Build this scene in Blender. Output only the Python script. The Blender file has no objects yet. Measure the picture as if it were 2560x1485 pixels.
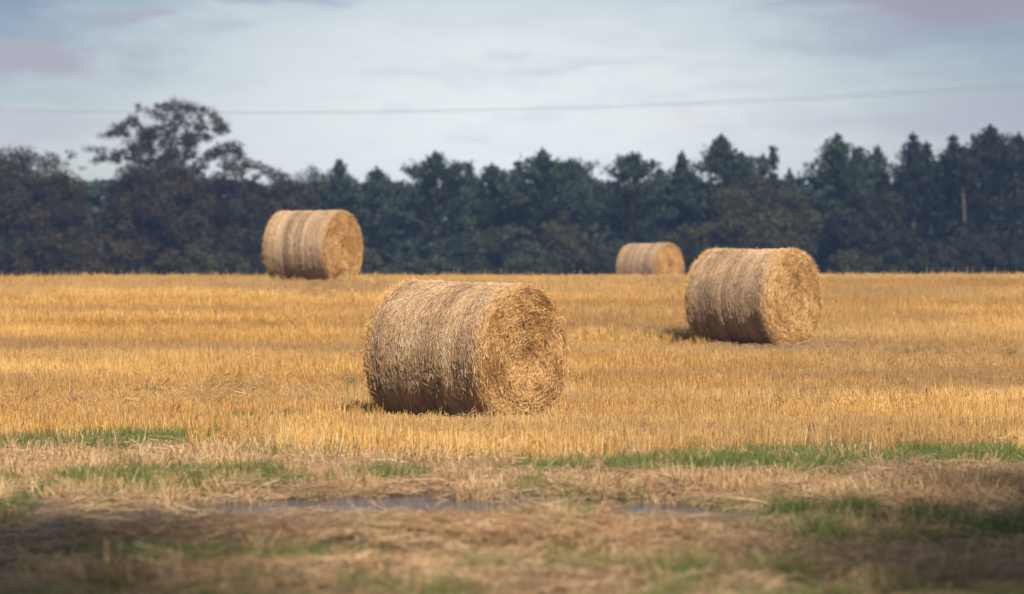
import bpy, math, random
import numpy as np
from mathutils import Vector

# ------------------------------------------------------------------ camera, sky, sun, exposure
sc = bpy.context.scene
R = math.radians
CAM_H = 1.28            # metres above the near ground
FPX = 7111.0            # focal length in photograph pixels (100 mm on 36 mm, 2560 px)
HORIZON = 703.0
cam_d = bpy.data.cameras.new('camera')
cam = bpy.data.objects.new('camera', cam_d)
sc.collection.objects.link(cam)
cam.location = (0, 0, CAM_H)
cam.rotation_euler = (R(90) - (742.5 - HORIZON) / FPX, 0, 0)
cam_d.lens = 100
cam_d.sensor_width = 36
cam_d.clip_start = 0.1
cam_d.clip_end = 5000
cam_d.dof.use_dof = True
cam_d.dof.focus_distance = 26.3
cam_d.dof.aperture_fstop = 2.1
cam_d.dof.aperture_blades = 0
sc.camera = cam

SUN_EL = R(46)
SUN_H = Vector((0.42, -0.91)).normalized()          # horizontal direction towards the sun
sun_dir = Vector((SUN_H.x * math.cos(SUN_EL), SUN_H.y * math.cos(SUN_EL), math.sin(SUN_EL)))
sun_l = bpy.data.lights.new('sun', 'SUN')
sun_l.energy = 4.7
sun_l.angle = R(4.0)
sun_l.color = (1.0, 0.90, 0.76)
sun = bpy.data.objects.new('sun', sun_l)
sun.rotation_euler = sun_dir.to_track_quat('Z', 'Y').to_euler()
sun.location = (20, -20, 30)
sc.collection.objects.link(sun)

world = bpy.data.worlds.new('World')
sc.world = world
world.use_nodes = True
wn = world.node_tree.nodes
wl = world.node_tree.links
wn.clear()


def N(nodes, typ, **kw):
    n = nodes.new(typ)
    for k, v in kw.items():
        setattr(n, k, v)
    return n


def math_node(nodes, links, op, a, b=None, c=None, clamp=False):
    n = nodes.new('ShaderNodeMath')
    n.operation = op
    n.use_clamp = clamp
    for i, v in enumerate((a, b, c)):
        if v is None:
            continue
        if isinstance(v, (int, float)):
            n.inputs[i].default_value = v
        else:
            links.new(v, n.inputs[i])
    return n.outputs[0]


def mix_node(nodes, links, fac, a, b, blend='MIX'):
    n = nodes.new('ShaderNodeMix')
    n.data_type = 'RGBA'
    n.blend_type = blend
    for sock, v in ((n.inputs[0], fac), (n.inputs[6], a), (n.inputs[7], b)):
        if isinstance(v, (int, float)):
            sock.default_value = v
        elif isinstance(v, tuple):
            sock.default_value = (*v, 1)
        else:
            links.new(v, sock)
    return n.outputs[2]


def WM(op, a, b=None, c=None, clamp=False):
    return math_node(wn, wl, op, a, b, c, clamp)


sky = N(wn, 'ShaderNodeTexSky', sky_type='NISHITA')
sky.sun_disc = False
sky.sun_elevation = SUN_EL
sky.sun_rotation = math.atan2(SUN_H.x, SUN_H.y)
sky.air_density = 1.0
sky.dust_density = 1.0
sky.ozone_density = 1.2
SKY_STRENGTH = 0.05
tc = N(wn, 'ShaderNodeTexCoord')
sep = N(wn, 'ShaderNodeSeparateXYZ')
wl.new(tc.outputs['Generated'], sep.inputs[0])
az0 = WM('ARCTAN2', sep.outputs[0], sep.outputs[1])
el0 = WM('ARCSINE', sep.outputs[2])
# cloud texture: flat, wind-drawn layers
cmb = N(wn, 'ShaderNodeCombineXYZ')
wl.new(WM('MULTIPLY', az0, 14.0), cmb.inputs[0])
wl.new(WM('MULTIPLY', el0, 52.0), cmb.inputs[1])
nz = N(wn, 'ShaderNodeTexNoise')
nz.inputs['Scale'].default_value = 1.0
nz.inputs['Detail'].default_value = 5
nz.inputs['Roughness'].default_value = 0.55
wl.new(cmb.outputs[0], nz.inputs['Vector'])
nz2 = N(wn, 'ShaderNodeTexNoise')
nz2.inputs['Scale'].default_value = 2.6
nz2.inputs['Detail'].default_value = 6
nz2.inputs['Roughness'].default_value = 0.6
wl.new(cmb.outputs[0], nz2.inputs['Vector'])
n1, n2 = nz.outputs[0], nz2.outputs[0]
# warp of the cloud outlines
az = WM('ADD', az0, WM('MULTIPLY', WM('SUBTRACT', n2, 0.5), 0.07))
el = WM('ADD', el0, WM('MULTIPLY', WM('SUBTRACT', n1, 0.5), 0.03))


def blob(px, row, sx, sy, power=1.0):
    """soft patch of cloud or of edge darkening at an azimuth / elevation"""
    a = WM('DIVIDE', WM('SUBTRACT', az, (px - 1280) / FPX), sx / FPX)
    e = WM('DIVIDE', WM('SUBTRACT', el, (HORIZON - row) / FPX), sy / FPX)
    d = WM('ADD', WM('MULTIPLY', a, a), WM('MULTIPLY', e, e))
    return WM('POWER', 2.718, WM('MULTIPLY', WM('POWER', d, power), -1.0))


bg_sky = N(wn, 'ShaderNodeVectorMath', operation='SCALE')
wl.new(sky.outputs[0], bg_sky.inputs[0])
bg_sky.inputs['Scale'].default_value = SKY_STRENGTH
col = bg_sky.outputs[0]
# the high bright veil: thick ahead, thinned at the sides to darken the sky edges
veil_all = N(wn, 'ShaderNodeMapRange')
veil_all.inputs['From Min'].default_value = 0.35
veil_all.inputs['From Max'].default_value = 0.75
veil_all.inputs['To Max'].default_value = 0.4
wl.new(n1, veil_all.inputs['Value'])
veil_c = blob(1230, 330, 1120, 480)
veil_lo = blob(1280, 640, 2600, 170)
veil = WM('MAXIMUM', WM('MAXIMUM', veil_all.outputs[0], WM('MULTIPLY', veil_c, 0.97)), WM('MULTIPLY', veil_lo, 0.7))
VEIL_COL = (0.515, 0.54, 0.54)
col = mix_node(wn, wl, veil, col, VEIL_COL)
# grey-mauve cloud bodies; the first two blobs paint edge darkening into the sky
streak = N(wn, 'ShaderNodeMapRange')
streak.inputs['From Min'].default_value = 0.48
streak.inputs['From Max'].default_value = 0.68
streak.inputs['To Max'].default_value = 0.5
wl.new(n2, streak.inputs['Value'])
col = mix_node(wn, wl, streak.outputs[0], col, (0.40, 0.41, 0.455))
for px, row, sx, sy, k, c in [
        (-300, -60, 680, 280, 0.95, (0.17, 0.25, 0.38)),
        (2850, 60, 640, 330, 0.85, (0.27, 0.34, 0.45)),
        (1900, -120, 900, 130, 0.5, (0.42, 0.52, 0.62)),
        (2420, 10, 430, 62, 0.95, (0.36, 0.34, 0.425)),
        (2250, 95, 330, 40, 0.45, (0.30, 0.34, 0.46)),
        (100, 160, 210, 48, 0.9, (0.44, 0.425, 0.49)),
        (330, 55, 95, 18, 0.6, (0.44, 0.42, 0.50)),
        (540, 88, 60, 14, 0.4, (0.48, 0.50, 0.58)),
        (700, -5, 170, 22, 0.6, (0.34, 0.38, 0.52)),
        (1180, 170, 330, 16, 0.25, (0.58, 0.58, 0.64)),
        (1480, 165, 240, 18, 0.3, (0.60, 0.60, 0.65)),
        (60, 330, 330, 40, 0.5, (0.56, 0.54, 0.62)),
        (2500, 310, 420, 40, 0.45, (0.46, 0.44, 0.54)),
        (1750, 320, 120, 22, 0.4, (0.80, 0.77, 0.76))]:
    col = mix_node(wn, wl, WM('MULTIPLY', blob(px, row, sx, sy, 1.0 if sx > 500 else 1.7), k), col, tuple(v / 1.68 for v in c))
bgn = N(wn, 'ShaderNodeBackground')
bgn.inputs['Strength'].default_value = 1.0
wl.new(col, bgn.inputs[0])
wo = N(wn, 'ShaderNodeOutputWorld')
wl.new(bgn.outputs[0], wo.inputs[0])

sc.view_settings.view_transform = 'Standard'
sc.view_settings.look = 'None'
sc.view_settings.exposure = 0.75
sc.view_settings.gamma = 1.0
sc.view_settings.use_curve_mapping = False
sc.render.engine = 'CYCLES'
sc.cycles.max_bounces = 6
sc.cycles.diffuse_bounces = 3
sc.cycles.glossy_bounces = 2
sc.cycles.transmission_bounces = 3
sc.cycles.volume_bounces = 1
sc.cycles.caustics_reflective = False
sc.cycles.caustics_refractive = False
sc.cycles.use_denoising = True
sc.cycles.denoising_prefilter = 'ACCURATE'

rng = np.random.default_rng(7)

# ------------------------------------------------------------------ helpers


def hash3(ix, iy, iz, seed):
    h = (ix.astype(np.int64) * 374761393 + iy.astype(np.int64) * 668265263 + iz.astype(np.int64) * 1274126177 + seed * 1013904223) & 0xffffffff
    h = ((h ^ (h >> 13)) * 1274126177) & 0xffffffff
    h = ((h ^ (h >> 16)) * 2246822519) & 0xffffffff
    return ((h ^ (h >> 15)) & 0xffffff) / float(0xffffff)


def vnoise(x, y, z, seed=0):
    x, y, z = np.broadcast_arrays(np.asarray(x, float), np.asarray(y, float), np.asarray(z, float))
    ix, iy, iz = np.floor(x), np.floor(y), np.floor(z)
    fx, fy, fz = x - ix, y - iy, z - iz
    fx, fy, fz = (f * f * (3 - 2 * f) for f in (fx, fy, fz))
    out = 0
    for dx in (0, 1):
        for dy in (0, 1):
            for dz in (0, 1):
                w = (fx if dx else 1 - fx) * (fy if dy else 1 - fy) * (fz if dz else 1 - fz)
                out = out + w * hash3(ix + dx, iy + dy, iz + dz, seed)
    return out


def fbm(x, y, z=0.0, seed=0, octaves=4):
    s, a, t = 0, 0.5, 0
    x, y, z = np.asarray(x, float), np.asarray(y, float), np.asarray(z, float)
    for o in range(octaves):
        s = s + a * vnoise(x * 2 ** o, y * 2 ** o, z * 2 ** o, seed + o * 17)
        t += a
        a *= 0.5
    return s / t


def sstep(a, b, x):
    t = np.clip((np.asarray(x, float) - a) / (b - a), 0, 1)
    return t * t * (3 - 2 * t)


def mesh_np(name, V, F, tint=None, smooth=False, attrs=None):
    """mesh from numpy: F is (n,3) or (n,4)"""
    V = np.ascontiguousarray(V, np.float32)
    F = np.ascontiguousarray(F, np.int32)
    me = bpy.data.meshes.new(name)
    k = F.shape[1]
    me.vertices.add(len(V))
    me.vertices.foreach_set('co', V.ravel())
    me.loops.add(F.size)
    me.loops.foreach_set('vertex_index', F.ravel())
    me.polygons.add(len(F))
    me.polygons.foreach_set('loop_start', np.arange(0, F.size, k, dtype=np.int32))
    me.polygons.foreach_set('loop_total', np.full(len(F), k, np.int32))
    if smooth:
        me.polygons.foreach_set('use_smooth', np.ones(len(F), bool))
    at = dict(attrs or {})
    if tint is not None:
        at['tint'] = tint
    for n_, a in at.items():
        d = me.attributes.new(n_, 'FLOAT', 'POINT')
        d.data.foreach_set('value', np.ascontiguousarray(a, np.float32))
    me.update(calc_edges=True)
    me.validate()
    return me


def link(name, me, mat, parent=None, loc=None, rz=0.0):
    o = bpy.data.objects.new(name, me)
    sc.collection.objects.link(o)
    if mat is not None:
        me.materials.append(mat)
    if parent is not None:
        o.parent = parent
    if loc is not None:
        o.location = loc
    o.rotation_euler = (0, 0, rz)
    return o


def tag(o, label=None, cat=None, group=None, kind=None):
    for k, v in (('label', label), ('category', cat), ('group', group), ('kind', kind)):
        if v:
            o[k] = v
    return o


def empty(name, loc, rz=0.0):
    o = bpy.data.objects.new(name, None)
    sc.collection.objects.link(o)
    o.location = loc
    o.rotation_euler = (0, 0, rz)
    o.empty_display_size = 0.3
    return o


def norm(v):
    return v / np.maximum(np.linalg.norm(v, axis=-1, keepdims=True), 1e-9)


def prisms(P, Q, w0, w1, bend=None):
    """three-sided straws from P to Q, optional bent middle; -> V, F, index of the straw per vertex"""
    n = len(P)
    d = norm(Q - P)
    ref = np.where(np.abs(d[:, 2:3]) < 0.8, np.array([[0, 0, 1.0]]), np.array([[1.0, 0, 0]]))
    s = norm(np.cross(d, ref))
    t = np.cross(d, s)
    rings = [(P, w0), (Q, w1)]
    if bend is not None:
        rings = [(P, w0), ((P + Q) / 2 + bend, (w0 + w1) / 2), (Q, w1)]
    ph = np.random.default_rng(n).uniform(0, 6.28, n)
    V = []
    for c, w in rings:
        for k in range(3):
            a = ph + k * 2.0944
            V.append(c + (np.cos(a)[:, None] * s + np.sin(a)[:, None] * t) * np.broadcast_to(np.asarray(w), (n,))[:, None] / 2)
    m = len(V)
    V = np.stack(V, 1).reshape(-1, 3)
    base = np.arange(n)[:, None] * m
    F = []
    for r in range(len(rings) - 1):
        for k in range(3):
            k2 = (k + 1) % 3
            F.append(base + np.array([[3 * r + k, 3 * r + k2, 3 * r + 3 + k2, 3 * r + 3 + k]]))
    return V, np.concatenate(F, 0), np.repeat(np.arange(n), m)


def tubes(segs, sides=6):
    """tapered tubes: list of (points, radii)"""
    Vs, Fs, off = [], [], 0
    for pts, rad in segs:
        pts = np.asarray(pts, float)
        k = len(pts)
        d = np.gradient(pts, axis=0)
        d = norm(d)
        ref = np.where(np.abs(d[:, 2:3]) < 0.9, np.array([[0, 0, 1.0]]), np.array([[1.0, 0, 0]]))
        s = norm(np.cross(d, ref))
        t = np.cross(d, s)
        a = np.arange(sides) * 2 * math.pi / sides
        V = pts[:, None] + (np.cos(a)[None, :, None] * s[:, None] + np.sin(a)[None, :, None] * t[:, None]) * np.asarray(rad)[:, None, None]
        Vs.append(V.reshape(-1, 3))
        i = np.arange(k - 1)[:, None] * sides + np.arange(sides)[None]
        j = np.arange(k - 1)[:, None] * sides + (np.arange(sides)[None] + 1) % sides
        Fs.append(np.stack([i, j, j + sides, i + sides], -1).reshape(-1, 4) + off)
        off += k * sides
    return np.concatenate(Vs), np.concatenate(Fs)


# ------------------------------------------------------------------ materials


def material(name):
    m = bpy.data.materials.new(name)
    m.use_nodes = True
    nt = m.node_tree
    b = nt.nodes['Principled BSDF']
    return m, nt.nodes, nt.links, b


def ramp(nodes, links, fac, stops):
    r = nodes.new('ShaderNodeValToRGB')
    e = r.color_ramp.elements
    while len(e) > 1:
        e.remove(e[-1])
    e[0].position = stops[0][0]
    e[0].color = (*stops[0][1], 1)
    for p, c in stops[1:]:
        x = e.new(p)
        x.color = (*c, 1)
    links.new(fac, r.inputs[0])
    return r.outputs[0]


def noise(nodes, links, scale, detail=4, rough=0.55, coord=None, dist=0.0):
    n = nodes.new('ShaderNodeTexNoise')
    n.inputs['Scale'].default_value = scale
    n.inputs['Detail'].default_value = detail
    n.inputs['Roughness'].default_value = rough
    n.inputs['Distortion'].default_value = dist
    if coord is not None:
        links.new(coord, n.inputs['Vector'])
    return n.outputs[0]


def attr(nodes, name, typ='GEOMETRY'):
    n = nodes.new('ShaderNodeAttribute')
    n.attribute_name = name
    n.attribute_type = typ
    return n.outputs['Fac']


def straw_material(name, stops, grey, rough=0.5, spec=0.3, transl=0.0, instanced=False, patch=0.0):
    """straw: one tone per stalk, plus patches of greyer or yellower straw over the field"""
    m, nd, ln, b = material(name)
    f = attr(nd, 'tint')
    if instanced:
        tone = attr(nd, 'tone', 'INSTANCER')
        f = math_node(nd, ln, 'ADD', f, math_node(nd, ln, 'MULTIPLY', math_node(nd, ln, 'SUBTRACT', tone, 0.5), 0.5), clamp=True)
    c = ramp(nd, ln, f, stops)
    if patch:
        geo = nd.new('ShaderNodeNewGeometry')
        mp = nd.new('ShaderNodeMapping')
        mp.inputs['Scale'].default_value = (0.10, 0.42, 0.0)
        ln.new(geo.outputs['Position'], mp.inputs[0])
        pn = noise(nd, ln, 1.0, 4, 0.6, mp.outputs[0])
        mr = nd.new('ShaderNodeMapRange')
        mr.inputs['From Min'].default_value = 0.42
        mr.inputs['From Max'].default_value = 0.66
        mr.inputs['To Max'].default_value = patch
        ln.new(pn, mr.inputs['Value'])
        c = mix_node(nd, ln, mr.outputs[0], c, grey)
    ln.new(c, b.inputs['Base Color'])
    b.inputs['Roughness'].default_value = rough
    b.inputs['Specular IOR Level'].default_value = spec
    if transl:
        out = nd['Material Output']
        tr = nd.new('ShaderNodeBsdfTranslucent')
        ln.new(c, tr.inputs['Color'])
        mx = nd.new('ShaderNodeMixShader')
        mx.inputs[0].default_value = transl
        ln.new(b.outputs[0], mx.inputs[1])
        ln.new(tr.outputs[0], mx.inputs[2])
        ln.new(mx.outputs[0], out.inputs[0])
    return m


M_STUBBLE = straw_material('stubble_straw', [(0.0, (0.27, 0.13, 0.03)), (0.35, (0.55, 0.30, 0.08)), (0.65, (0.76, 0.43, 0.115)), (1.0, (0.89, 0.63, 0.28))],
                           (0.36, 0.235, 0.125), instanced=True, patch=0.85, transl=0.12)
M_LITTER = straw_material('loose_straw', [(0.0, (0.13, 0.075, 0.04)), (0.4, (0.32, 0.195, 0.10)), (0.75, (0.50, 0.33, 0.18)), (1.0, (0.68, 0.51, 0.32))],
                          (0.35, 0.25, 0.16), instanced=True, patch=0.5)
M_TRAMPLED = straw_material('trampled_straw', [(0.0, (0.16, 0.09, 0.045)), (0.35, (0.42, 0.25, 0.11)), (0.7, (0.64, 0.42, 0.20)), (1.0, (0.80, 0.60, 0.36))],
                            (0.36, 0.24, 0.14), instanced=True, patch=0.6)
M_GRASS = straw_material('grass_blades', [(0.0, (0.065, 0.10, 0.025)), (0.4, (0.13, 0.19, 0.045)), (0.7, (0.23, 0.28, 0.07)), (1.0, (0.50, 0.42, 0.20))],
                         (0.12, 0.17, 0.04), instanced=True, patch=0.5, transl=0.3, rough=0.45)
M_BALE_SIDE_STRAW = straw_material('weathered_bale_straw', [(0.0, (0.17, 0.10, 0.05)), (0.4, (0.48, 0.30, 0.14)), (0.75, (0.70, 0.48, 0.26)), (1.0, (0.82, 0.65, 0.44))], (0, 0, 0))
M_BALE_END_STRAW = straw_material('golden_bale_straw', [(0.0, (0.28, 0.145, 0.05)), (0.4, (0.55, 0.31, 0.11)), (0.75, (0.73, 0.46, 0.185)), (1.0, (0.84, 0.61, 0.33))], (0, 0, 0))


def bale_material(name, dark, mid, pale):
    """packed straw under the loose stalks: fine streaks round the roll"""
    m, nd, ln, b = material(name)
    band = attr(nd, 'tint')
    tcn = nd.new('ShaderNodeTexCoord')
    n = noise(nd, ln, 38, 5, 0.65, tcn.outputs['Object'], 0.6)
    f = math_node(nd, ln, 'ADD', math_node(nd, ln, 'MULTIPLY', n, 0.9), math_node(nd, ln, 'MULTIPLY', math_node(nd, ln, 'SUBTRACT', band, 0.5), 0.7), clamp=True)
    c = ramp(nd, ln, f, [(0.2, dark), (0.5, mid), (0.85, pale)])
    ln.new(c, b.inputs['Base Color'])
    b.inputs['Roughness'].default_value = 0.8
    bm = nd.new('ShaderNodeBump')
    bm.inputs['Strength'].default_value = 0.9
    bm.inputs['Distance'].default_value = 0.02
    ln.new(n, bm.inputs['Height'])
    ln.new(bm.outputs[0], b.inputs['Normal'])
    return m


M_BALE_SIDE = bale_material('packed_straw_side', (0.11, 0.065, 0.035), (0.33, 0.215, 0.12), (0.58, 0.43, 0.29))
M_BALE_END = bale_material('packed_straw_end', (0.13, 0.065, 0.022), (0.38, 0.20, 0.065), (0.60, 0.36, 0.13))
M_NET, _nd, _ln, _b = material('net_wrap_thread')
_n = noise(_nd, _ln, 9, 3)
_ln.new(ramp(_nd, _ln, _n, [(0.3, (0.50, 0.42, 0.37)), (0.7, (0.74, 0.66, 0.62))]), _b.inputs['Base Color'])
_b.inputs['Roughness'].default_value = 0.45


def leaf_material(name, stops, transl=0.25):
    m, nd, ln, b = material(name)
    c = ramp(nd, ln, attr(nd, 'tint'), stops)
    ln.new(c, b.inputs['Base Color'])
    b.inputs['Roughness'].default_value = 0.6
    b.inputs['Specular IOR Level'].default_value = 0.25
    tr = nd.new('ShaderNodeBsdfTranslucent')
    ln.new(c, tr.inputs['Color'])
    mx = nd.new('ShaderNodeMixShader')
    mx.inputs[0].default_value = transl
    ln.new(b.outputs[0], mx.inputs[1])
    ln.new(tr.outputs[0], mx.inputs[2])
    ln.new(mx.outputs[0], nd['Material Output'].inputs[0])
    return m


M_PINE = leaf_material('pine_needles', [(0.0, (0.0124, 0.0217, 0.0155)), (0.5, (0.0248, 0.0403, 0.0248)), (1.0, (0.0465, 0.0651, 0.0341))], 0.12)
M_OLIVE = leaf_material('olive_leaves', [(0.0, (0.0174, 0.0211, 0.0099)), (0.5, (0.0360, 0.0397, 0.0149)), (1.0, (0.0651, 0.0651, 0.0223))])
M_BROWN = leaf_material('turning_leaves', [(0.0, (0.014, 0.012, 0.008)), (0.5, (0.033, 0.0265, 0.0095)), (1.0, (0.066, 0.050, 0.016))])
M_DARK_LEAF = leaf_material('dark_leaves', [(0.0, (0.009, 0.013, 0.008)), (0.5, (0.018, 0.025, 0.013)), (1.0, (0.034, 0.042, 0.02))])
M_EDGE_DARK_PINE = leaf_material('edge_darkened_needles', [(0.0, (0.006, 0.011, 0.009)), (0.5, (0.0125, 0.020, 0.0135)), (1.0, (0.026, 0.036, 0.021))], 0.10)  # same pines, with edge-of-frame darkening put into the needle colour
M_SHRUB = leaf_material('shrub_leaves', [(0.0, (0.0161, 0.0248, 0.0124)), (0.5, (0.0341, 0.0465, 0.0211)), (1.0, (0.0589, 0.0713, 0.0310))])


def bark_material(name, a, c):
    m, nd, ln, b = material(name)
    tcn = nd.new('ShaderNodeTexCoord')
    n = noise(nd, ln, 5, 5, 0.6, tcn.outputs['Object'])
    ln.new(ramp(nd, ln, n, [(0.3, a), (0.7, c)]), b.inputs['Base Color'])
    b.inputs['Roughness'].default_value = 0.9
    return m


M_BARK = bark_material('dark_bark', (0.035, 0.026, 0.02), (0.08, 0.06, 0.045))
M_PINE_BARK = bark_material('red_pine_bark', (0.05, 0.033, 0.025), (0.11, 0.066, 0.048))
M_CABLE, _nd, _ln, _b = material('power_cable')
_n = noise(_nd, _ln, 3, 2)
_ln.new(ramp(_nd, _ln, _n, [(0.3, (0.22, 0.25, 0.26)), (0.7, (0.32, 0.35, 0.36))]), _b.inputs['Base Color'])
_b.inputs['Roughness'].default_value = 0.5

# ------------------------------------------------------------------ the lie of the land
_ty = np.array([-60, 0, 14, 24, 28, 33, 39.5, 46.5, 53, 58, 66, 78, 100, 130, 170, 250, 900.0])
_tz = np.array([0, 0, 0, -0.07, -0.11, 0.08, 0.385, 0.87, 1.225, 1.15, 1.10, 1.02, 0.60, 0.2, -0.1, -0.2, -0.2])
_gy = np.arange(-60, 900, 0.25)
_gz = np.interp(_gy, _ty, _tz)
_k = np.exp(-np.linspace(-2.2, 2.2, 25) ** 2)
_gz = np.convolve(np.pad(_gz, 12, mode='edge'), _k / _k.sum(), mode='valid')


def zbase(y):
    return np.interp(y, _gy, _gz)


_rows_y = np.arange(8, 58, 0.05)
_rows = HORIZON - (zbase(_rows_y) - CAM_H) / _rows_y * FPX


def ground_at(px, row):
    """point of the field seen at a photograph pixel (used once, to measure where things stand)"""
    y = float(np.interp(-row, -_rows, _rows_y)) if row < 1600 else 8.0
    return (px - 1280) / FPX * y, y


def patches(lst):
    out = []
    for px, row, hw, hh in lst:
        x, y = ground_at(px, row)
        ya, yb = ground_at(px, row - hh)[1], ground_at(px, row + hh)[1]
        out.append((x, y, hw / FPX * y, max(0.12, (ya - yb) / 2)))
    return out


GREEN = patches([(a_, b_ + (600 / ground_at(a_, b_)[1] if b_ > 1000 else 0), c_, d_) for a_, b_, c_, d_ in [(660, 1048, 110, 14), (300, 1090, 260, 18), (60, 1105, 120, 18), (1010, 1178, 110, 12), (380, 1195, 300, 26), (560, 1180, 140, 14),
                 (1640, 1165, 260, 20), (1900, 1158, 300, 24), (2250, 1135, 330, 18), (2480, 1132, 160, 16), (1350, 1172, 90, 10), (1330, 1205, 90, 9),
                 (2150, 1325, 240, 24), (2420, 1300, 160, 30), (2080, 1262, 160, 12), (1700, 1302, 250, 14), (1250, 1318, 150, 10),
                 (560, 1405, 300, 20), (300, 1395, 200, 26), (1000, 1425, 140, 16), (1420, 1440, 200, 14), (1800, 1430, 180, 14), (930, 1360, 70, 12),
                 (1640, 848, 80, 9), (1730, 862, 60, 6), (890, 968, 40, 6), (360, 990, 60, 6), (300, 795, 300, 3), (900, 812, 160, 3), (180, 905, 60, 4), (2330, 900, 200, 4)]])
MUD = patches([(160, 1320, 420, 30), (620, 1325, 230, 18), (2330, 1385, 300, 24), (2540, 1340, 120, 60), (60, 1400, 200, 60), (30, 1250, 120, 40),
               (1560, 1330, 120, 12), (2200, 1420, 260, 20), (900, 1265, 300, 18), (1500, 1270, 250, 12), (240, 1145, 260, 16), (440, 1128, 120, 8), (1000, 1130, 120, 8)])
STRAW = patches([(700, 1360, 300, 26), (1050, 1345, 300, 26), (1400, 1330, 170, 26), (1650, 1390, 260, 22), (1250, 1400, 350, 26), (1150, 1470, 600, 30), (350, 1470, 300, 20),
                 (1800, 1235, 420, 22), (1500, 1230, 300, 16), (2350, 1205, 220, 22), (1150, 1215, 260, 16), (480, 1070, 130, 10), (1000, 1195, 300, 12), (2300, 1460, 260, 25),
                 (700, 1240, 200, 14), (250, 1130, 250, 12)])
WATER = patches([(740, 1274, 190, 18), (1010, 1282, 240, 17), (1270, 1272, 280, 16), (1560, 1272, 260, 14), (880, 1260, 150, 12)])


def field(lst, x, y, soft=0.5, seed=1, freq=1.6):
    """0..1 mask with ragged edges"""
    m = np.zeros(np.shape(x))
    wob = (fbm(np.asarray(x) * freq, np.asarray(y) * freq, 0, seed, 4) - 0.5) * 1.7
    for cx, cy, rx, ry in lst:
        d = np.sqrt(((x - cx) / rx) ** 2 + ((y - cy) / ry) ** 2) + wob
        m = np.maximum(m, 1 - sstep(1 - soft, 1 + soft, d))
    return m


def toward(lst, reach):
    return [(a, b_ - reach / 2, c_, d_ + reach / 2) for a, b_, c_, d_ in lst]


WATER_VIEW = toward(WATER, 1.9)
MUD_VIEW = toward(MUD, 0.5)
GREEN_VIEW = toward(GREEN, 0.5)


def terrain(x, y):
    x, y = np.asarray(x, float), np.asarray(y, float)
    z = zbase(y)
    near = 1 - sstep(22, 30, y)
    z = z + 0.035 * fbm(x * 1.3, y * 1.3, 0, 3, 4) * (0.35 + 0.65 * near) + 0.02 * fbm(x * 5, y * 5, 0, 5, 3) * near
    z = z + 0.03 * (fbm(x * 0.045, y * 0.045, 0, 9, 3) - 0.5) * sstep(45, 60, y) * (1 - sstep(75, 90, y))
    if np.any(y < 24):
        z = z - 0.13 * field(WATER, x, y, 0.6, 21)
        z = z - 0.03 * field(MUD, x, y, 0.6, 22) + 0.022 * field(STRAW[:7], x, y, 0.6, 23) * (0.5 + fbm(x * 2.2, y * 2.2, 0, 31, 3))
        z = z + 0.06 * np.exp(-((y - 13.3 - 0.12 * np.sin(x * 2.1)) / 0.36) ** 2) * sstep(-1.9, -1.2, x) * (1 - sstep(0.6, 1.6, x)) * (0.45 + 1.0 * fbm(x * 1.8, y * 1.8, 0, 35, 2))
        hx, hy = ground_at(1395, 1345)
        z = z + 0.06 * np.exp(-((x - hx) / 0.30) ** 2 - ((y - hy) / 0.35) ** 2)
    return z


def ground_mesh():
    def axis(parts):
        return np.unique(np.round(np.concatenate([np.arange(a, b, s) for a, b, s in parts]), 4))
    ys = axis([(-60, 8, 4), (8, 30, 0.1), (30, 70, 0.4), (70, 120, 2), (120, 260, 8), (260, 901, 40)])
    xp = axis([(0, 6, 0.1), (6, 20, 0.8), (20, 80, 5), (80, 601, 40)])
    xs = np.unique(np.concatenate([-xp, xp]))
    X, Y = np.meshgrid(xs, ys)
    Z = terrain(X, Y)
    nx, ny = len(xs), len(ys)
    i = np.arange(ny - 1)[:, None] * nx + np.arange(nx - 1)[None]
    F = np.stack([i, i + 1, i + nx + 1, i + nx], -1).reshape(-1, 4)
    x, y = X.ravel(), Y.ravel()
    return mesh_np('field', np.stack([x, y, Z.ravel()], -1), F, smooth=True,
                   attrs={'mud': field(MUD, x, y, 0.6, 22), 'straw': field(STRAW, x, y, 0.6, 23), 'green': field(GREEN, x, y, 0.6, 24),
                          'near': 1 - sstep(20, 25, y)})


M_GROUND, nd, ln, b = material('field_soil')
geo = nd.new('ShaderNodeNewGeometry')
fine = noise(nd, ln, 26, 6, 0.7, geo.outputs['Position'], 0.5)
broad = noise(nd, ln, 2.2, 4, 0.55, geo.outputs['Position'])
soil = ramp(nd, ln, fine, [(0.3, (0.055, 0.036, 0.022)), (0.55, (0.12, 0.078, 0.045)), (0.8, (0.30, 0.20, 0.10))])
litter_c = ramp(nd, ln, fine, [(0.25, (0.13, 0.08, 0.045)), (0.5, (0.34, 0.22, 0.11)), (0.8, (0.52, 0.36, 0.20))])
thick = math_node(nd, ln, 'MULTIPLY', math_node(nd, ln, 'SUBTRACT', broad, 0.38), 2.0, clamp=True)
c = mix_node(nd, ln, thick, soil, litter_c)
c = mix_node(nd, ln, attr(nd, 'straw'), c, litter_c)
mudc = ramp(nd, ln, fine, [(0.3, (0.022, 0.017, 0.014)), (0.6, (0.06, 0.045, 0.034)), (0.8, (0.20, 0.14, 0.09))])
mudf = attr(nd, 'mud')
c = mix_node(nd, ln, mudf, c, mudc)
c = mix_node(nd, ln, math_node(nd, ln, 'MULTIPLY', attr(nd, 'green'), 0.8), c, (0.05, 0.075, 0.022))
ln.new(c, b.inputs['Base Color'])
ln.new(math_node(nd, ln, 'SUBTRACT', 0.9, math_node(nd, ln, 'MULTIPLY', mudf, 0.15)), b.inputs['Roughness'])
bm = nd.new('ShaderNodeBump')
bm.inputs['Strength'].default_value = 0.8
bm.inputs['Distance'].default_value = 0.03
ln.new(fine, bm.inputs['Height'])
ln.new(bm.outputs[0], b.inputs['Normal'])
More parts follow.
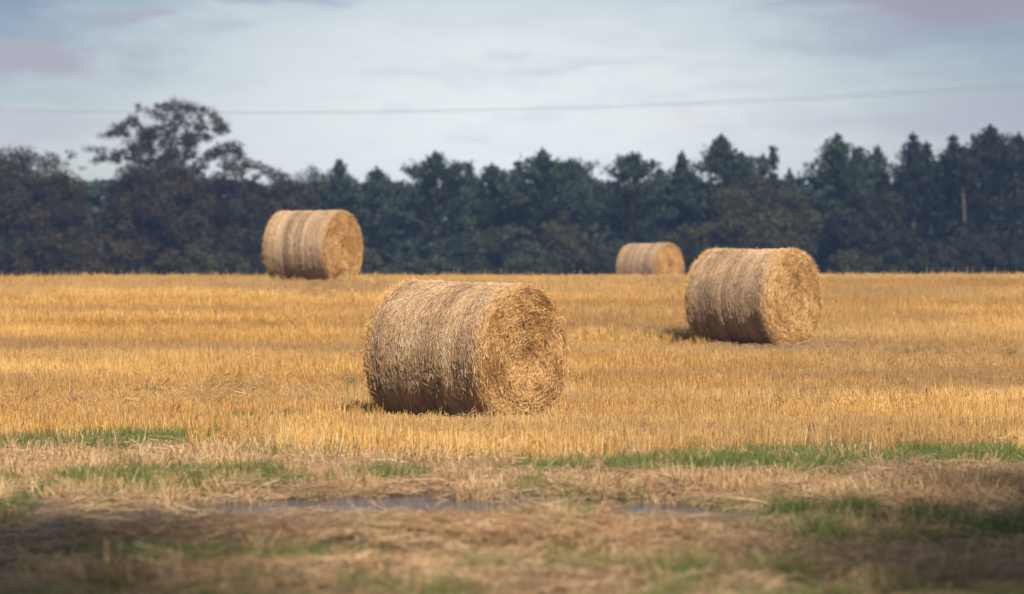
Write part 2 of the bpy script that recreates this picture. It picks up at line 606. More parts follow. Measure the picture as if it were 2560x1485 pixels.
tag(link('field', ground_mesh(), M_GROUND), kind='structure')

# standing water in the wheel ruts
M_WATER, nd, ln, b = material('puddle_water')
b.inputs['Base Color'].default_value = (0.03, 0.026, 0.024, 1)
b.inputs['Roughness'].default_value = 0.04
b.inputs['IOR'].default_value = 1.33
geo = nd.new('ShaderNodeNewGeometry')
bm = nd.new('ShaderNodeBump')
bm.inputs['Strength'].default_value = 0.8
bm.inputs['Distance'].default_value = 0.012
ln.new(noise(nd, ln, 22, 3, 0.5, geo.outputs['Position']), bm.inputs['Height'])
ln.new(bm.outputs[0], b.inputs['Normal'])


def puddle(cx, cy, rx, ry, seed):
    a = np.linspace(0, 2 * math.pi, 48, endpoint=False)
    r = 0.85 + 0.5 * fbm(np.cos(a) * 1.5, np.sin(a) * 1.5, 0, seed, 3)
    V = [(0, 0, 0)] + [(rx * r[i] * math.cos(a[i]), ry * r[i] * math.sin(a[i]), 0) for i in range(48)]
    F = [(0, 1 + i, 1 + (i + 1) % 48) for i in range(48)]
    return link('puddle', mesh_np('puddle', np.array(V), np.array(F)), M_WATER, loc=(cx, cy, -0.012))


xs = [w for w in WATER[:5]]
x0 = min(w[0] - w[2] for w in xs)
x1 = max(w[0] + w[2] for w in xs)
y0 = min(w[1] - w[3] for w in xs)
y1 = max(w[1] + w[3] for w in xs)
tag(puddle((x0 + x1) / 2, (y0 + y1) / 2, (x1 - x0) / 2 * 1.1, (y1 - y0) / 2 * 1.15, 4), kind='structure')

# ------------------------------------------------------------------ bales


def make_bale(px, dist, theta_deg, label, seed, n_side, n_end, size=1.07, length=1.0):
    r = np.random.default_rng(seed)
    RAD, LEN = 0.635 * size, 1.30 * size * length
    H = LEN / 2
    cx = (px - 1280) / FPX * dist
    t = R(theta_deg) - math.atan2(cx, dist)
    n_f = Vector((math.sin(t), -math.cos(t)))
    rz = math.atan2(n_f.y, n_f.x)               # local +X is the end that faces the camera side
    root = empty('hay_bale', (cx, dist, float(terrain(cx, dist)) + 0.005), rz)
    root.rotation_euler = (R(r.normal(0, 1.2)), R(r.normal(0, 1.0)), rz)
    tag(root, label, 'hay bale', 'round hay bales on the stubble field')
    CZ = RAD * 0.965
    ring_u = np.linspace(-H, H, 200)
    ring_o = np.interp(ring_u, np.linspace(-H, H, 26), r.normal(0, 0.0035, 26)) + np.interp(ring_u, np.linspace(-H, H, 90), r.normal(0, 0.0022, 90))
    band_t = np.interp(ring_u, np.linspace(-H, H, 16), r.uniform(0.1, 0.9, 16)) * 0.6 + np.interp(ring_u, np.linspace(-H, H, 60), r.uniform(0, 1, 60)) * 0.4

    def rad(u, a):
        e = np.clip((np.abs(u) - (H - 0.10)) / 0.10, 0, 1)
        rr = RAD * (1 - 0.010 * np.cos(u / H * 2.6)) - 0.045 * e ** 2.5
        rr = rr + np.interp(u, ring_u, ring_o)
        rr = rr + 0.03 * (fbm(np.cos(a) * 1.5, np.sin(a) * 1.5, u * 1.5, seed, 3) - 0.5) + 0.012 * (fbm(np.cos(a) * 7, np.sin(a) * 7, u * 7, seed + 5, 2) - 0.5)
        return rr

    def side(u, a, lift=0.0):
        rr = rad(u, a) + lift
        y, z = rr * np.cos(a), rr * np.sin(a)
        lim = -CZ + 0.005 + 0 * z
        low = np.maximum(lim - (z + 0.06), 0)
        z = np.where(z < lim + 0.06, np.maximum(z, lim + 0.35 * (z - lim) * (z > lim)), z)
        y = y * (1 + 0.05 * np.clip(-z / RAD - 0.3, 0, 1))
        return np.stack(np.broadcast_arrays(u, y, z + CZ), -1)

    def dent(rho, a, s):
        yy, zz = rho * np.cos(a), rho * np.sin(a)
        d = 0.06 * (fbm(yy * 4.5, zz * 4.5, s * 3.0, seed + 11, 3) - 0.5) + 0.045 * (fbm(yy * 13, zz * 13, s * 3.0, seed + 12, 2) - 0.5)
        return d - 0.015 * np.exp(-(rho / 0.18) ** 2) + 0.035 * np.sin(np.clip(rho / RAD, 0, 1) * math.pi) - 0.02

    def endp(rho, a, s, lift=0.0):
        full = rad(np.full(np.shape(rho), s * H), a)
        p = side(np.full(np.shape(rho), s * H), a)
        k = rho / RAD
        y, z = p[..., 1] * k, (p[..., 2] - CZ) * k + CZ
        x = s * (H + (dent(rho, a, s)) * np.clip((1 - k) * 6, 0, 1) + lift)
        return np.stack([x + 0 * y, y, z], -1)

    # rolled side
    nu, na = 90, 180
    u = np.linspace(-H, H, nu)
    a = np.linspace(0, 2 * math.pi, na, endpoint=False)
    U, A = np.meshgrid(u, a, indexing='ij')
    V = side(U.ravel(), A.ravel())
    i = np.arange(nu - 1)[:, None] * na + np.arange(na)[None]
    j = np.arange(nu - 1)[:, None] * na + (np.arange(na)[None] + 1) % na
    F = np.stack([i, j, j + na, i + na], -1).reshape(-1, 4)
    roll = link('rolled_side', mesh_np('rolled_side', V, F, tint=np.interp(U.ravel(), ring_u, band_t), smooth=True), M_BALE_SIDE, root)
    # two packed ends
    for s in (1, -1):
        nr = 34
        rho = np.linspace(0.0, RAD, nr)
        P, A2 = np.meshgrid(rho, a, indexing='ij')
        V = endp(P.ravel(), A2.ravel(), s)
        i = np.arange(nr - 1)[:, None] * na + np.arange(na)[None]
        j = np.arange(nr - 1)[:, None] * na + (np.arange(na)[None] + 1) % na
        F = np.stack([i, i + na, j + na, j], -1).reshape(-1, 4)
        e = link('straw_end', mesh_np('straw_end', V, F if s > 0 else F[:, ::-1], tint=0.5 + 0 * V[:, 0], smooth=True), M_BALE_END, root)
        # loose stalks of that end
        m = n_end if s > 0 else n_end // 3
        rho = RAD * np.sqrt(r.uniform(0.0, 1.0, m))
        an = r.uniform(0, 2 * math.pi, m)
        tang = an + math.pi / 2 + r.normal(0, 0.25 + 0.8 * np.clip(1 - rho / RAD * 0.8, 0, 1), m)
        L = r.uniform(0.035, 0.16, m) * (0.75 + 0.5 * r.random(m) ** 3)
        C = endp(rho, an, s, r.uniform(-0.004, 0.022, m))
        tilt = np.abs(r.normal(0, 0.28, m)) + 0.02
        sg = r.choice([-1, 1], m)
        D = np.stack([s * np.sin(tilt), np.cos(tang) * np.cos(tilt) * sg, np.sin(tang) * np.cos(tilt) * sg], -1)
        P0 = C - D * L[:, None] * 0.45
        P1 = C + D * L[:, None] * 0.55
        P0[:, 2] = np.maximum(P0[:, 2], 0.01)
        P1[:, 2] = np.maximum(P1[:, 2], 0.02)
        bend = r.normal(0, 0.006, (m, 3))
        w = r.uniform(0.0028, 0.0058, m)
        V, F, ix = prisms(P0, P1, w, w * 0.8, bend)
        tn = np.clip(r.normal(0.46, 0.28, m) + 0.9 * (fbm(C[:, 1] * 4, C[:, 2] * 4, s, seed + 31, 2) - 0.5) + 0.22 * (vnoise(rho * 16 + an * 0.4, 0, 0, seed + 33) - 0.5), 0, 1)
        st = link('straw_stalks', mesh_np('straw_stalks', V, F, tint=tn[ix]), M_BALE_END_STRAW, e)
        st['kind'] = 'stuff'
    # stalks lying round the side
    m = n_side
    uu = r.uniform(-H + 0.01, H - 0.01, m)
    an = r.uniform(-0.45 * math.pi, 1.45 * math.pi, m)
    off = r.normal(0, 0.36, m) + r.choice([0, 0, 1], m) * r.normal(0, 0.8, m)
    L = r.uniform(0.02, 0.095, m)
    C = side(uu, an, r.uniform(-0.003, 0.010, m))
    tg = np.stack([np.sin(off), -np.sin(an) * np.cos(off), np.cos(an) * np.cos(off)], -1)
    nrm = np.stack([0 * an, np.cos(an), np.sin(an)], -1)
    fly = (r.random(m) < 0.05) * r.uniform(0.1, 0.7, m) + r.normal(0, 0.035, m)
    D = norm(tg + nrm * fly[:, None])
    P0, P1 = C - D * L[:, None] / 2, C + D * L[:, None] / 2
    k = fly > 0.1
    P0[k] += nrm[k] * (L[k] * 0.35 * fly[k])[:, None]
    P1[k] += nrm[k] * (L[k] * 0.35 * fly[k])[:, None]
    P0[:, 2] = np.maximum(P0[:, 2], 0.012)
    P1[:, 2] = np.maximum(P1[:, 2], 0.012)
    w = r.uniform(0.0025, 0.0050, m)
    V, F, ix = prisms(P0, P1, w, w * 0.85, -nrm * 0.0 + r.normal(0, 0.003, (m, 3)))
    tn = np.clip(r.normal(0.5, 0.2, m) + 0.55 * (np.interp(uu, ring_u, band_t) - 0.5) + 0.5 * (fbm(an * 2, uu * 4, 0, seed + 41, 2) - 0.5), 0, 1)
    st = link('straw_stalks', mesh_np('straw_stalks', V, F, tint=tn[ix]), M_BALE_SIDE_STRAW, roll)
    st['kind'] = 'stuff'
    # ragged stalks at both rims
    m = int(n_side * 0.16)
    s = r.choice([-1, 1], m)
    an = r.uniform(-0.4 * math.pi, 1.4 * math.pi, m)
    uu = s * (H - np.abs(r.normal(0, 0.05, m)))
    C = side(uu, an, 0.004)
    L = r.uniform(0.04, 0.13, m)
    nrm = np.stack([0 * an, np.cos(an), np.sin(an)], -1)
    tg = np.stack([0 * an, -np.sin(an), np.cos(an)], -1) * r.choice([-1, 1], m)[:, None]
    D = norm(tg * r.uniform(0.4, 1.0, m)[:, None] + nrm * np.abs(r.normal(0, 0.22, m))[:, None] + np.stack([s * r.uniform(-0.1, 0.7, m), 0 * an, 0 * an], -1))
    P0, P1 = C - D * L[:, None] * 0.3, C + D * L[:, None] * 0.7
    P1[:, 2] = np.maximum(P1[:, 2], 0.012)
    P0[:, 2] = np.maximum(P0[:, 2], 0.012)
    w = r.uniform(0.0028, 0.0052, m)
    V, F, ix = prisms(P0, P1, w, w * 0.8, r.normal(0, 0.004, (m, 3)))
    st = link('rim_straw', mesh_np('rim_straw', V, F, tint=np.clip(r.normal(0.58, 0.22, m), 0, 1)[ix]), M_BALE_END_STRAW, root)
    st['kind'] = 'stuff'
    # net wrap: fine threads wound round the roll
    segs = []
    for q in range(60):
        u0 = -H + 0.03 + (LEN - 0.06) * (q + r.uniform(-0.3, 0.3)) / 59
        u0 = float(np.clip(u0, -H + 0.02, H - 0.02))
        aa = np.linspace(0, 2 * math.pi, 73)
        du = 0.006 * np.sin(aa * 3 + r.uniform(0, 6)) + 0.005 * (np.interp(aa, np.linspace(0, 6.29, 12), r.normal(0, 1, 12)))
        pts = side(np.clip(u0 + du, -H + 0.01, H - 0.01), aa, 0.007)
        segs.append((pts, np.full(73, 0.0009)))
    V, F = tubes(segs, 3)
    nw = link('net_wrap', mesh_np('net_wrap', V, F), M_NET, roll)
    nw['kind'] = 'stuff'
    # straw shed on the ground round the bale
    return root


bale_a = make_bale(1163, 27.0, 51.5, 'largest and nearest round straw bale standing in the middle of the stubble', 11, 26000, 9500, 1.08)
bale_c = make_bale(1884, 39.0, 54, 'round straw bale with dark bands before the trees at right, second in size', 23, 18000, 7000, 1.075, 0.97)
bale_b = make_bale(784, 53.0, 58, 'round straw bale on the crest of the field at left, below the big brown tree', 37, 10000, 4500, 1.10, 0.93)
bale_d = make_bale(1626, 77.7, 53, 'smallest and farthest round straw bale, half sunk behind the crest', 53, 7000, 3500, 1.03)
BALES = [bale_a, bale_c, bale_b, bale_d]

# ------------------------------------------------------------------ stubble, loose straw and grass
GN_CACHE = {}


def clump_collection(name, meshes, mat):
    col_ = bpy.data.collections.new(name)
    for i_, me in enumerate(meshes):
        me.materials.append(mat)
        o = bpy.data.objects.new('%s_clump' % name, me)
        col_.objects.link(o)
    return col_


def scatter(name, P, rot, scl, tone, coll, nvar, label, cat, seed=0):
    r = np.random.default_rng(seed)
    n = len(P)
    me = bpy.data.meshes.new(name)
    me.vertices.add(n)
    me.vertices.foreach_set('co', np.ascontiguousarray(P, np.float32).ravel())
    d = me.attributes.new('rot', 'FLOAT_VECTOR', 'POINT')
    d.data.foreach_set('vector', np.ascontiguousarray(rot, np.float32).ravel())
    d = me.attributes.new('scl', 'FLOAT_VECTOR', 'POINT')
    d.data.foreach_set('vector', np.ascontiguousarray(scl, np.float32).ravel())
    d = me.attributes.new('tone', 'FLOAT', 'POINT')
    d.data.foreach_set('value', np.ascontiguousarray(tone, np.float32))
    d = me.attributes.new('pick', 'INT', 'POINT')
    d.data.foreach_set('value', np.ascontiguousarray(r.integers(0, nvar, n), np.int32))
    o = bpy.data.objects.new(name, me)
    sc.collection.objects.link(o)
    g = bpy.data.node_groups.new(name, 'GeometryNodeTree')
    g.interface.new_socket('Geometry', in_out='INPUT', socket_type='NodeSocketGeometry')
    g.interface.new_socket('Geometry', in_out='OUTPUT', socket_type='NodeSocketGeometry')
    gi, go = g.nodes.new('NodeGroupInput'), g.nodes.new('NodeGroupOutput')
    ci = g.nodes.new('GeometryNodeCollectionInfo')
    ci.inputs['Collection'].default_value = coll
    ci.inputs['Separate Children'].default_value = True
    ci.inputs['Reset Children'].default_value = True
    iop = g.nodes.new('GeometryNodeInstanceOnPoints')
    iop.inputs['Pick Instance'].default_value = True

    def named(a, t):
        q = g.nodes.new('GeometryNodeInputNamedAttribute')
        q.data_type = t
        q.inputs['Name'].default_value = a
        return q.outputs['Attribute']
    e2r = g.nodes.new('FunctionNodeEulerToRotation')
    g.links.new(named('rot', 'FLOAT_VECTOR'), e2r.inputs[0])
    g.links.new(gi.outputs[0], iop.inputs['Points'])
    g.links.new(ci.outputs[0], iop.inputs['Instance'])
    g.links.new(named('pick', 'INT'), iop.inputs['Instance Index'])
    g.links.new(e2r.outputs[0], iop.inputs['Rotation'])
    g.links.new(named('scl', 'FLOAT_VECTOR'), iop.inputs['Scale'])
    g.links.new(iop.outputs[0], go.inputs[0])
    md = o.modifiers.new('scatter', 'NODES')
    md.node_group = g
    tag(o, label, cat, kind='stuff')
    return o


def stubble_clump(seed, n=46, length=0.5, lean=0.10, hmin=0.10, hmax=0.19):
    r = np.random.default_rng(seed)
    x = r.uniform(-length / 2, length / 2, n)
    # plants stand in little tufts along the drill row
    cen = r.uniform(-length / 2, length / 2, max(4, n // 6))
    x = np.where(r.random(n) < 0.7, cen[r.integers(0, len(cen), n)] + r.normal(0, 0.018, n), x)
    y = r.normal(0, 0.018, n)
    h = r.uniform(hmin, hmax, n)
    tall = r.random(n) < 0.012
    h = np.where(tall, h * r.uniform(1.2, 1.9, n), h)
    dx, dy = r.normal(0, lean, n), r.normal(0, lean, n)
    wild = r.random(n) < 0.10
    dx, dy = np.where(wild, dx + r.normal(0, 0.45, n), dx), np.where(wild, dy + r.normal(0, 0.45, n), dy)
    P = np.stack([x, y, np.full(n, -0.03)], -1)
    Q = P + norm(np.stack([dx, dy, np.ones(n)], -1)) * (h + 0.03)[:, None]
    w = r.uniform(0.0034, 0.0062, n)
    V, F, ix = prisms(P, Q, w, w * 0.85)
    # a few dry leaf blades hanging from the stalks
    k = n // 3
    j = r.integers(0, n, k)
    f = r.uniform(0.3, 0.9, k)[:, None]
    B0 = P[j] + (Q[j] - P[j]) * f
    B1 = B0 + np.stack([r.normal(0, 0.05, k), r.normal(0, 0.05, k), r.uniform(-0.06, 0.05, k)], -1)
    V2, F2, ix2 = prisms(B0, B1, np.full(k, 0.005), np.full(k, 0.0015), r.normal(0, 0.008, (k, 3)))
    tn = np.clip(r.normal(0.55, 0.27, n), 0, 1)
    tn2 = np.clip(r.normal(0.45, 0.2, k), 0, 1)
    return mesh_np('stubble_clump', np.concatenate([V, V2]), np.concatenate([F, F2 + len(V)]), tint=np.concatenate([tn[ix], tn2[ix2]]))


def litter_clump(seed, n=34, rad_=0.22, hgt=0.03):
    r = np.random.default_rng(seed)
    a = r.uniform(0, 2 * math.pi, n)
    p = np.sqrt(r.random(n)) * rad_
    L = r.uniform(0.06, 0.26, n)
    th = r.uniform(0, 2 * math.pi, n)
    ti = r.normal(0.05, 0.16, n)
    C = np.stack([p * np.cos(a), p * np.sin(a), r.uniform(0.0, hgt, n)], -1)
    D = np.stack([np.cos(th) * np.cos(ti), np.sin(th) * np.cos(ti), np.sin(ti)], -1)
    w = r.uniform(0.003, 0.006, n)
    V, F, ix = prisms(C - D * L[:, None] / 2, C + D * L[:, None] / 2, w, w * 0.8, np.stack([r.normal(0, 0.008, n), r.normal(0, 0.008, n), r.uniform(0, 0.012, n)], -1))
    return mesh_np('litter_clump', V, F, tint=np.clip(r.normal(0.5, 0.22, n), 0, 1)[ix])


def grass_clump(seed, n=60, rad_=0.13):
    r = np.random.default_rng(seed)
    a = r.uniform(0, 2 * math.pi, n)
    p = np.sqrt(r.random(n)) * rad_
    h = r.uniform(0.04, 0.12, n)
    P = np.stack([p * np.cos(a), p * np.sin(a), np.full(n, -0.02)], -1)
    ln_ = r.normal(0, 0.4, (n, 2))
    Q = P + np.stack([ln_[:, 0] * h, ln_[:, 1] * h, h + 0.02], -1)
    w = r.uniform(0.003, 0.0055, n)
    V, F, ix = prisms(P, Q, w, w * 0.25, np.stack([-ln_[:, 0] * h * 0.15, -ln_[:, 1] * h * 0.15, h * 0.12], -1))
    return mesh_np('grass_clump', V, F, tint=np.clip(r.normal(0.5, 0.22, n), 0, 1)[ix])


def off_bales(x, y, rr=0.66):
    k = np.ones(len(x), bool)
    for bl in BALES:
        t_ = bl.rotation_euler.z
        dx, dy = x - bl.location.x, y - bl.location.y
        lu = dx * math.cos(t_) + dy * math.sin(t_)
        lv = -dx * math.sin(t_) + dy * math.cos(t_)
        k &= ~((np.abs(lu) < 0.72) & (np.abs(lv) < 0.52))
    return k


# drilled rows of standing stubble
stub = clump_collection('stubble', [stubble_clump(100 + i_, lean=0.10 + 0.03 * (i_ % 3)) for i_ in range(9)], M_STUBBLE)
pts = []
ROW, SEG = 0.135, 0.42
ang = R(2.5)
for yy in np.arange(14.0, 68.0, ROW):
    hw = 0.225 * yy + 1.6
    xx = np.arange(-hw, hw, SEG) + rng.uniform(0, SEG)
    pts.append(np.stack([xx + rng.normal(0, 0.05, len(xx)), yy + xx * math.tan(ang) + rng.normal(0, 0.014, len(xx))], -1))
pts = np.concatenate(pts)
x, y = pts[:, 0], pts[:, 1]
g = np.maximum(field(GREEN, x, y, 0.5, 24), field(toward(GREEN[:1], 1.5), x, y, 0.3, 24))
md_ = field(MUD, x, y, 0.6, 22)
stw = field(STRAW, x, y, 0.5, 23)
wat = field(WATER, x, y, 0.5, 21)
edge = 20.5 + 1.2 * (fbm(x * 0.5, y * 0.5, 0, 61, 3) - 0.5) + 1.8 * sstep(-0.8, -2.8, x)
dens = sstep(-0.5, 0.5, y - edge) * 0.985 + (1 - sstep(-0.5, 0.5, y - edge)) * 0.0
dens *= (1 - 0.88 * g) * (1 - 0.7 * md_) * (1 - 0.75 * stw) * (1 - wat)
keep = (rng.random(len(x)) < dens) & off_bales(x, y)
x, y = x[keep], y[keep]
n = len(x)
lie = fbm(x * 0.35, y * 0.8, 0, 71, 3)
tl = 0.06 + 0.5 * sstep(0.55, 0.75, lie)
rot = np.stack([rng.normal(0, 1, n) * tl * 0.6 - 0.03, rng.normal(0, 1, n) * tl, ang + rng.normal(0, 0.05, n) + math.pi * rng.integers(0, 2, n)], -1)
band = fbm(x * 0.10, y * 0.95, 0, 75, 3)
sz = rng.uniform(0.8, 1.15, n) * (1.08 - 0.35 * sstep(0.5, 0.8, lie)) * (0.86 + 0.28 * sstep(0.35, 0.65, band))
for bl in BALES:
    sz = sz * (1 - 0.42 * np.exp(-(((x - bl.location.x) / 0.95) ** 2 + ((y - bl.location.y + 1.3) / 1.5) ** 2)))
scl = np.stack([np.ones(n), np.ones(n), sz], -1)
scatter('stubble', np.stack([x, y, terrain(x, y)], -1), rot, scl, np.clip(0.5 + 0.8 * (fbm(x * 0.7, y * 1.6, 0, 73, 3) - 0.5) + 2.0 * (band - 0.5) + rng.normal(0, 0.12, n), -0.2, 1.2), stub, 9,
        'golden stubble standing in drilled rows across the field', 'stubble', 1)

# trampled stubble among mud and grass in front of the standing rows
stub2 = clump_collection('trampled', [stubble_clump(200 + i_, n=26, length=0.34, lean=0.42, hmin=0.05, hmax=0.155) for i_ in range(8)], M_TRAMPLED)
m = 5200
y = rng.uniform(11.0, 24.5, m)
x = rng.uniform(-1, 1, m) * (0.225 * y + 1.2)
g, md_, stw, wat = field(GREEN_VIEW, x, y, 0.5, 24), field(MUD_VIEW, x, y, 0.6, 22), field(STRAW, x, y, 0.5, 23), field(WATER_VIEW, x, y, 0.5, 21)
blotch = sstep(0.40, 0.62, fbm(x * 1.4, y * 1.4, 0, 81, 3))
dens = (0.12 + 0.88 * blotch) * (1 - 0.5 * g) * (1 - 0.7 * md_) * (1 - 0.87 * wat) * sstep(16.2, 17.4, y + 0.6 * blotch)
dens = np.maximum(dens, 0.05 * (1 - wat) * (1 - 0.7 * md_))
keep = rng.random(m) < dens
x, y = x[keep], y[keep]
n = len(x)
scatter('trampled_stubble', np.stack([x, y, terrain(x, y)], -1), np.stack([rng.normal(0, 0.2, n), rng.normal(0, 0.2, n), rng.uniform(0, 6.28, n)], -1),
        np.repeat(rng.uniform(0.75, 1.1, n)[:, None], 3, 1), np.clip(rng.normal(0.42, 0.2, n), 0, 1), stub2, 8,
        'bent and trampled straw stubble between the grass and mud in the foreground', 'stubble', 2)

# loose straw lying about
lit = clump_collection('litter', [litter_clump(300 + i_) for i_ in range(8)], M_LITTER)
m = 15000
y = 10.5 + 16.5 * rng.random(m) ** 1.15
x = rng.uniform(-1, 1, m) * (0.225 * y + 1.2)
g, md_, stw, wat = field(GREEN, x, y, 0.5, 24), field(MUD, x, y, 0.6, 22), field(STRAW, x, y, 0.6, 23), field(WATER_VIEW, x, y, 0.5, 21)
dens = np.clip(0.14 + 0.9 * stw, 0, 1) * (1 - 0.45 * g) * (1 - 0.45 * md_) * (1 - 0.82 * wat)
keep = (rng.random(m) < dens) & off_bales(x, y)
x, y, stw = x[keep], y[keep], stw[keep]
n = len(x)
zz = terrain(x, y) + rng.uniform(0, 0.015, n) * stw
# shed straw close to the bales and thin litter over the far field
ex, ey = [], []
for bl, c_ in ((bale_a, 150), (bale_c, 120), (bale_b, 80)):
    q = rng.normal(0, 0.55, (c_, 2))
    ex.append(bl.location.x + 0.35 + q[:, 0] * 1.1)
    ey.append(bl.location.y - 0.35 + q[:, 1])
q = 1800
fy = rng.uniform(26, 64, q)
ex.append(rng.uniform(-1, 1, q) * (0.225 * fy + 1))
ey.append(fy)
ex, ey = np.concatenate(ex), np.concatenate(ey)
k = off_bales(ex, ey)
ex, ey = ex[k], ey[k]
zz = np.concatenate([zz, terrain(ex, ey) + 0.05])
x, y = np.concatenate([x, ex]), np.concatenate([y, ey])
n = len(x)
scatter('loose_straw', np.stack([x, y, zz], -1), np.stack([rng.normal(0, 0.12, n), rng.normal(0, 0.12, n), rng.uniform(0, 6.28, n)], -1),
        np.repeat(rng.uniform(0.75, 1.25, n)[:, None], 3, 1), np.clip(rng.normal(0.5, 0.18, n), 0, 1), lit, 8,
        'loose cut straw lying in heaps and scatters over the muddy foreground', 'straw', 3)

# young grass
gr = clump_collection('grass', [grass_clump(400 + i_) for i_ in range(8)], M_GRASS)
m = 42000
y = 10.5 + 32 * rng.random(m) ** 1.7
x = rng.uniform(-1, 1, m) * (0.225 * y + 1.2)
g, wat, md_ = field(GREEN, x, y, 0.5, 24), field(WATER_VIEW, x, y, 0.5, 21), field(MUD, x, y, 0.6, 22)
brk = np.where(y > 17.5, 0.45, 0.06)
thin = np.where((y > 23) & (np.abs(x + 2.3) < 0.8), 1.0, 0.0) + np.where((y > 23) & (np.abs(x + 2.3) < 0.8), 0.0, 1.0) * np.where((y < 15.2) & (x < 1.2), 0.45, np.where((x < 0) & (y < 26), 0.6, 0.9))
dens = np.maximum(thin * g ** 1.6 * (brk + 0.75 * sstep(0.40, 0.64, fbm(x * 2.4, y * 2.4, 0, 87, 3))), 0.02 * (y < 24)) * (1 - 0.95 * wat) * (1 - 0.5 * md_)
keep = (rng.random(m) < dens) & off_bales(x, y)
x, y = x[keep], y[keep]
n = len(x)
scatter('grass', np.stack([x, y, terrain(x, y)], -1), np.stack([rng.normal(0, 0.12, n), rng.normal(0, 0.12, n), rng.uniform(0, 6.28, n)], -1),
        np.repeat(rng.uniform(0.7, 1.2, n)[:, None], 3, 1), np.clip(rng.normal(0.5, 0.2, n), 0, 1), gr, 8,
        'short bright green grass sprouting in strips through the straw', 'grass', 4)

# ------------------------------------------------------------------ trees


def cards(C, U, W):
    n = len(C)
    V = np.stack([C - U, C + W, C + U, C - W], 1).reshape(-1, 3)
    return V, np.arange(4 * n).reshape(n, 4)


def rand_dirs(r, n):
    return norm(r.normal(0, 1, (n, 3)))


def place(px, row, Y):
    x_ = (px - 1280) / FPX * Y
    zg = float(zbase(Y)) - 0.05
    return x_, zg, CAM_H + (HORIZON - row) / FPX * Y - zg


def conifer(px, row, hw, Y, seed, label, mat=None, ragged=0.35, bare=0.0, layered=0.3, bark=None, name='pine_tree', full=0.64):
    r = np.random.default_rng(seed)
    x_, zg, h = place(px, row, Y)
    w = hw / FPX * Y * 1.2
    root = tag(empty(name, (x_, Y, zg), r.uniform(0, 6.28)), label, 'tree', 'trees of the wood behind the field')
    lean = r.normal(0, 0.015, 2)
    zt = np.linspace(0, h, 9)
    tp = np.stack([lean[0] * zt + 0.04 * np.sin(zt), lean[1] * zt, zt], -1)
    tr = np.interp(zt, [0, h], [0.06 + 0.014 * h, 0.012])
    segs = [(tp, tr)]
    C, U, W, T = [], [], [], []
    z = h * (0.06 + bare)
    while z < h * 0.985:
        t_ = z / h
        prof = min(1.0, (1 - t_) / (1 - full)) ** 1.08 if t_ > full else 0.86 + 0.14 * t_ / full
        lv = 1 + (r.uniform(-ragged, ragged * 0.5)) * min(1.0, 3.2 * (1 - t_) + 0.25)
        nb = int(r.integers(5, 9))
        a0 = r.uniform(0, 6.28)
        for q in range(nb):
            if r.random() < 0.08 + layered * 0.25:
                continue
            a = a0 + q * 6.28 / nb + r.normal(0, 0.25)
            L = max(0.16, w * prof * lv * r.uniform(0.7, 1.12))
            up = 0.95 * t_ ** 2 + r.normal(0.05, 0.12) - layered * 0.1
            d = np.array([math.cos(a) * math.cos(up), math.sin(a) * math.cos(up), math.sin(up)])
            p0 = np.array([lean[0] * z, lean[1] * z, z])
            if L > 0.5:
                segs.append((np.stack([p0, p0 + d * L * 0.5, p0 + d * L * 0.95]), np.array([0.035, 0.02, 0.006])))
            m_ = max(18, int(62 * L / 1.0))
            s = r.uniform(0.18, 1.03, m_) ** 0.75
            sp = (0.10 + 0.16 * s * min(1, L))[:, None]
            c = p0 + d * (L * s)[:, None] + r.normal(0, 1, (m_, 3)) * sp * np.array([1, 1, 0.55])
            u = norm(d * 0.7 + np.array([0, 0, 0.75]) + r.normal(0, 0.5, (m_, 3)))
            v = norm(np.cross(u, rand_dirs(r, m_)))
            sz_ = r.uniform(0.09, 0.19, m_)[:, None]
            C.append(c)
            U.append(u * sz_)
            W.append(v * sz_ * 0.42)
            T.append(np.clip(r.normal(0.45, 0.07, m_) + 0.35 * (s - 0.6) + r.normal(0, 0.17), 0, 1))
        z += r.uniform(0.20, 0.34) * (1 + 1.1 * layered)
    # leading shoots
    m_ = 110
    s = r.random(m_)
    C.append(np.stack([lean[0] * h + r.normal(0, 0.17, m_) * (1.04 - s), lean[1] * h + r.normal(0, 0.17, m_) * (1.04 - s), h * 0.91 + s * h * 0.10], -1))
    u = norm(np.array([0, 0, 1.0]) + r.normal(0, 0.55, (m_, 3)))
    U.append(u * 0.15)
    W.append(norm(np.cross(u, rand_dirs(r, m_))) * 0.05)
    T.append(np.clip(r.normal(0.5, 0.15, m_), 0, 1))
    C, U, W, T = map(np.concatenate, (C, U, W, T))
    V, F = tubes(segs, 5)
    link('trunk', mesh_np('trunk', V, F, smooth=True), bark or M_BARK, root)
    V, F = cards(C, U, W)
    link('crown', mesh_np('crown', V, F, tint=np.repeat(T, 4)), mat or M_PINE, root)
    return root


def leafy(clumps, r, size, dens, flat=0.75):
    C, U, W, T = [], [], [], []
    for cx, cy, cz, cr, *wt in clumps:
        m_ = max(6, int(dens * cr * cr * (wt[0] if wt else 1)))
        d = rand_dirs(r, m_)
        rr = cr * r.uniform(0.25, 1.05, m_) ** 0.6
        p = d * rr[:, None] * np.array([1, 1, flat])
        p += 0.10 * r.normal(0, 1, (m_, 3)) * cr
        u = norm(rand_dirs(r, m_) + np.array([0, 0, -0.2]))
        v = norm(np.cross(u, norm(d + np.array([0, 0, 0.7]) + 0.6 * rand_dirs(r, m_))))
        s = r.uniform(0.6, 1.2, m_)[:, None] * size
        C.append(p + np.array([cx, cy, cz]))
        U.append(u * s)
        W.append(v * s * 0.6)
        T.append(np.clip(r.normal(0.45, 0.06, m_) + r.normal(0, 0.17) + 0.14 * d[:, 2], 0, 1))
    return tuple(map(np.concatenate, (C, U, W, T)))


